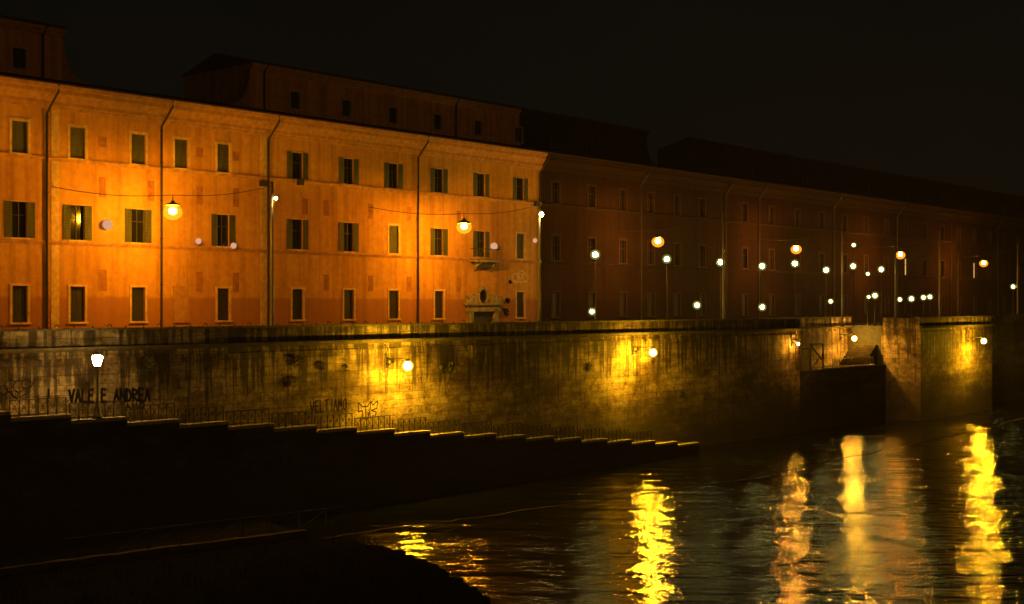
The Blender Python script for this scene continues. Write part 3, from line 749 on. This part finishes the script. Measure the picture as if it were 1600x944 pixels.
# ------------------------------------------------------------------ street lamps hung on cables between poles and facade
def pole(px, ptop, label, q=-.9, group='cable poles along the parapet', small=False, s=None):
    s = s_at(px, q) if s is None else s; zt = z_at(px, ptop, q)
    root = empty('cable_pole', s, q, ZS, label, 'pole', group); H = zt - ZS
    MB().lathe([(.17, 0), (.17, .3), (.13, .35), (.12, 2.5), (.10, H * .6), (.085, H)], 12).build('shaft', M['iron_light'] if not small else M['pipe'], root, True)
    MB().lathe([(.1, H), (.12, H + .03), (.04, H + .14)], 10).build('cap', M['iron'], root)
    g = MB(); g.tube([(.12, 0, H - 1.2), (.3, -.05, H - .8)], .03, 6); g.box(.2, .42, -.12, .12, H - .95, H - .7); g.build('floodlight', M['iron'], root)
    return root, s, zt
def hung_lamp(px, py, label, mt='sodium', cap=.34, ch=.33, q=-2.6, r=.3, s=None, z=None):
    s = s_at(px, q) if s is None else s; z = z_at(px, py, q) if z is None else z
    root = empty('street_lamp', s, q, z, label, 'street lamp', 'sodium lamps hung over the street')
    r *= .75; MB().ball((0, 0, 0), r, 14, 9, .85).build('bulb', M[mt], root, True)
    MB().ball((0, 0, -.06), r * 2.5, 16, 10, .85).build('halo_shell', M['halo'], root, True)
    MB().lathe([(cap, ch), (cap * .8, ch + .1), (.12, .5), (.1, .62)], 14).build('reflector', M['iron'], root)
    MB().tube([(0, 0, .62), (0, 0, .95)], .02, 5).build('hanger', M['iron'], root)
    return s, z
def cable(sp_, qp, zp, sl_, ql, zl_, label):
    sf = sl_ - 5.0; zf = zl_ + .95 + .15
    pts = []
    a, b, c = W(sp_, qp, zp - .15), W(sl_, ql, zl_ + .95), W(sf, QF + .02, zf + .3)
    for A, B in ((a, b), (b, c)):
        for i in range(9):
            t = i / 8; p = A.lerp(B, t); p.z -= .25 * math.sin(math.pi * t)
            if A is b and i == 0: continue
            pts.append(p)
    o = pts[0].copy()
    ob = MB().tube([p - o for p in pts], .022, 5).build('support_cable', M['iron']); ob.location = o
    tag(ob, label, 'cable', 'support cables over the street')
LAMPS = [(270, 330, 425, 287, 'sodium', .44, 'leftmost', 'before the shutters at the left'), (725, 354, 843, 317, 'sodium', .6, 'second', 'before the right part of the orange front'),
         (1028, 377, 1130, 330, 'sodium_far', .3, 'third', 'before the brown building'), (1244, 389, 1316, 350, 'sodium_far', .3, 'fourth', 'before the far umber building'),
         (1407, 398, 1468, 362, 'sodium_far', .3, 'fifth', 'above the left end of the bastion'), (1537, 411, 1590, 380, 'sodium_far', .3, 'rightmost', 'above the right end of the bastion')]
for (lx, ly, px, pt, mt, cap, nm, wh) in LAMPS:
    r_, sp_, zp = pole(px, pt, 'slender steel pole at the parapet carrying the cable of the %s street lamp' % nm, s=None)
    s, z = hung_lamp(lx, ly, '%s orange street lamp hung on a cable %s' % (nm, wh), mt, cap, .22 if px == 843 else .33)
    cable(sp_, -.9, zp, s, -2.6, z, 'thin cable holding the %s orange street lamp' % nm)
s, z = hung_lamp(0, 0, 'orange street lamp beyond the left edge lighting the facade', 'sodium', .4, s=20.5, z=17.0)
for px, pt in ((1399, 372), (1497, 375)): pole(px, pt, 'bare steel pole on the bastion side catching light, at the %s' % ('left' if px < 1450 else 'right'), q=-.9)
# little spot lamps on two poles
for px, py, lab in ((431, 310, 'tiny white lamp clamped to the leftmost steel pole'), (846, 335, 'small bright lamp clamped to the pole at the corner of the orange building')):
    q = -.55; s = s_at(px, q); z = z_at(px, py, q)
    root = empty('pole_lamp', s, q, z, lab, 'lamp', 'small lamps on poles')
    MB().ball((0, 0, 0), .1 if px < 500 else .17, 10, 6).build('bulb', M['post'], root, True)
    MB().tube([(0, .35, .02), (0, .1, .05)], .03, 6).build('arm', M['iron'], root)

# ------------------------------------------------------------------ globe lamps
def globe_lamp(px, py, label, q=-1.6, r=.34, mt='globe', group='tall globe lamps along the street'):
    s = s_at(px, q); z = z_at(px, py, q); H = z - ZS
    root = empty('globe_lamp', s, q, ZS, label, 'globe lamp', group)
    MB().lathe([(.14, 0), (.14, .2), (.08, .3), (.05, H * .5), (.04, H - r)], 8).build('post', M['pipe'], root, True)
    MB().lathe([(.05, H - r - .02), (.13, H - r + .02), (.15, H - r + .08)], 10).build('collar', M['iron'], root)
    MB().ball((0, 0, H), r * .55, 14, 9).build('burner', M[mt], root, True)
    MB().ball((0, 0, H), r * 1.1, 16, 10).build('globe', M['halo_pale'], root, True)
    return root
tall = [(930, 398), (1042, 405), (1126, 410), (1191, 416), (1242, 412), (1291, 422), (1333, 416), (1377, 421)]
for i, (px, py) in enumerate(tall):
    globe_lamp(px, py, 'tall pale globe lamp behind the parapet, %s of the row counted from the orange building' % nth(i), mt='globe_tall', r=.38)
low = [(925, 487, 'below the first tall globe'), (1089, 477, 'beside a lit window of the brown building'), (1191, 480, 'below the fourth tall globe'), (1298, 471, 'below the oval window'),
       (1357, 464, 'left one of the close pair before the bastion'), (1367, 462, 'right one of the close pair before the bastion'), (1406, 468, 'beside the bright bare pole'), (1424, 467, 'between the bare pole and the next pair'),
       (1443, 465, 'left one of the pair over the bastion'), (1453, 464, 'right one of the pair over the bastion'), (1583, 448, 'alone at the right edge')]
for px, py, wh in low: globe_lamp(px, py, 'low pale globe lamp ' + wh, r=random.uniform(.24, .4), group='low globe lamps along the street')
globe_lamp(1356, 428, 'small greenish globe lamp between two taller pale ones', r=.25)
globe_lamp(1334, 383, 'highest bluish white globe lamp above the row', r=.27)
for px, py, wh in ((168, 351, 'between the second and third shuttered windows'), (772, 385, 'beside the balcony window'), (836, 376, 'at the right corner of the orange front'), (310, 377, 'small one under the middle storey near the leftmost street lamp'), (365, 384, 'small one beside the fourth shuttered window')):  # lens-ghost light dots, added as glowing globes; not lamps of the front
    z = z_at(px, py, QF + .3); s = s_at(px, QF + .3)
    root = empty('ghost_globe', s, QF, z, 'faint pinkish ghost dot added as a globe on the orange front, ' + wh, 'ghost light dot', 'added ghost dots before the orange front'); root['label'] = 'faint pinkish ghost dot added as a globe, ' + wh
    MB().ball((0, -.3, 0), .3 if px in (168, 772) else .2, 12, 8).build('globe', M['ghost_dot'], root, True)
    MB().tube([(0, -.002, -.1), (0, -.2, -.12)], .03, 6).build('arm', M['iron'], root)

# ------------------------------------------------------------------ quay-side railing at lower left
def quay_q(s):
    for a, b in zip(edge[:-1], edge[1:]):
        sa, sb = a.dot(U), b.dot(U)
        if sa <= s <= sb: t = (s - sa) / (sb - sa); return (a.lerp(b, t)).dot(N) - C0
    return 4
s = 22.0; i = 0
while s < 47:
    q0, q1 = quay_q(s) - .35, quay_q(s + 5) - .35; a, b = W(s, q0, .56), W(s + 5, q1, .56); d = b - a
    root = bpy.data.objects.new('quay_railing', None); COL.objects.link(root); root.location = a; root.rotation_euler = (0, 0, math.atan2(d.y, d.x))
    tag(root, 'dark iron quay railing near the water at lower left, %s section from the left' % nth(i), 'railing', 'quay railings at the water edge')
    L = d.length
    MB().tube([(0, 0, .95), (L, 0, .95)], .03, 6).build('top_rail', M['iron'], root)
    for k in range(3):
        MB().box(k * L / 3 + .02, k * L / 3 + .1, -.04, .04, 0, .95).build('post', M['iron'], root)
        MB().tube([(k * L / 3 + .1, 0, .05), ((k + 1) * L / 3, 0, .9)], .02, 5).build('diagonal', M['iron_light'] if k == 1 else M['iron'], root)
    s += 5; i += 1

# ------------------------------------------------------------------ plants on the wall and by the water
def tuft(name, n, rad, droop, lab, cat, grp, up=0.4, sz=.12):
    g = MB()
    for i in range(n):
        th = random.uniform(0, 2 * math.pi); rr = rad * random.random() ** .6
        c = Vector((rr * math.cos(th), -abs(rr * math.sin(th)) * .8 - .02, random.uniform(-droop, up) * (1 - rr / rad * .4)))
        a = Vector((random.uniform(-1, 1), random.uniform(-1, 1), random.uniform(-1, 1))).normalized() * sz * random.uniform(.6, 1.3)
        b = a.orthogonal().normalized() * sz * .45
        g.add([c - a, c + b, c + a, c - b], [(0, 1, 2, 3)])
    for i in range(5):
        th = random.uniform(0, math.pi); g.tube([(0, 0, 0), (rad * .7 * math.cos(th), -rad * .5 * math.sin(th), random.uniform(-droop, up) * .8)], .012, 4)
    return tag(g.build(name, M['leaf']), lab, cat, grp)
PL = [(466, 556, .7, 'trailing weed high on the wall under the ledge, left of the lit patch'), (462, 590, .55, 'dark weed low of the trailing one at the left of the lit patch'), (503, 567, .45, 'dark tuft of weed growing from a joint left of the wall lamp'),
      (541, 572, .35, 'small dark weed clump near the ornate bracket, on its left'), (688, 573, .4, 'weed clump right of the first wall lamp, left of two'), (702, 567, .5, 'weed clump right of the first wall lamp, right of two'),
      (921, 568, .5, 'weed clump left of the middle wall lamp'), (1062, 610, .45, 'weed clump right of the middle wall lamp'), (232, 560, .6, 'weed hanging under the ledge right of the lamp post')]
for px, py, r, lab in PL:
    r *= .5; o = tuft('wall_weed', int(150 * r), r, 1.6 * r + .2, lab, 'plant', 'weeds growing on the embankment wall', up=.15, sz=.09); place(o, s_at(px, 0), .02, z_at(px, py, 0))

# grass and reeds on the bank
def inside(x, y):
    c = False; j = len(bp_) - 1
    for i in range(len(bp_)):
        xi, yi = bp_[i]; xj, yj = bp_[j]
        if (yi > y) != (yj > y) and x < (xj - xi) * (y - yi) / (yj - yi) + xi: c = not c
        j = i
    return c
g = MB(); k = 0
while k < 14000:
    x, y = random.uniform(-28, 8), random.uniform(46, 72)
    if not inside(x, y): continue
    k += 1; h = random.uniform(.05, .2) + (random.uniform(0, .7) if math.sin(x * 1.9) * math.sin(y * 1.3 + x * .4) > .55 else 0); a = random.uniform(0, 3.14); wv = .02
    lx, ly = random.uniform(-.2, .2), random.uniform(-.2, .2)
    g.add([(x - wv * math.cos(a), y - wv * math.sin(a), .2), (x + wv * math.cos(a), y + wv * math.sin(a), .2), (x + lx, y + ly, .25 + h)], [(0, 1, 2)])
o = g.build('grass', M['grass']); tag(o, 'dark rough grass on the bank at lower left', 'grass', kind='stuff')

# street lamps of the opposite bank, behind and beside the viewpoint
for s, wh in ((-30, 'far left'), (25, 'left'), (80, 'middle'), (140, 'right')):
    q = 92; root = empty('far_bank_lamp', s, q, 8.0, 'tall sodium street lamp on the opposite bank behind the viewpoint, ' + wh, 'street lamp', 'sodium lamps on the opposite bank')
    MB().lathe([(.18, 0), (.12, .4), (.08, 9)], 10).build('post', M['iron'], root)
    MB().ball((0, .6, 9.3), .3, 12, 8).build('bulb', M['bank'], root)
    MB().box(-.3, .3, -.1, 1.0, 9.62, 9.75).build('hood', M['iron'], root)
g = MB(); g.box(-160, 900, -165, -90, -2.9, 8.0); o = struct(g, 'far_bank', M['asphalt']); place(o, 0, 0, 0)

if HAZE:
    g = MB(); g.box(-160, 420, -170, 60, -4.5, 45); o = g.build('haze', M['sodium']); place(o, 0, 0, 0); tag(o, 'thin night haze over the river', 'haze', kind='stuff')
    m = bpy.data.materials.new('haze'); m.use_nodes = True; n = m.node_tree.nodes; n.remove(n['Principled BSDF'])
    v = n.new('ShaderNodeVolumePrincipled'); v.inputs['Color'].default_value = (.9, .9, .9, 1); v.inputs['Density'].default_value = HAZE; v.inputs['Anisotropy'].default_value = 0
    m.node_tree.links.new(v.outputs[0], n['Material Output'].inputs['Volume']); o.data.materials.clear(); o.data.materials.append(m)
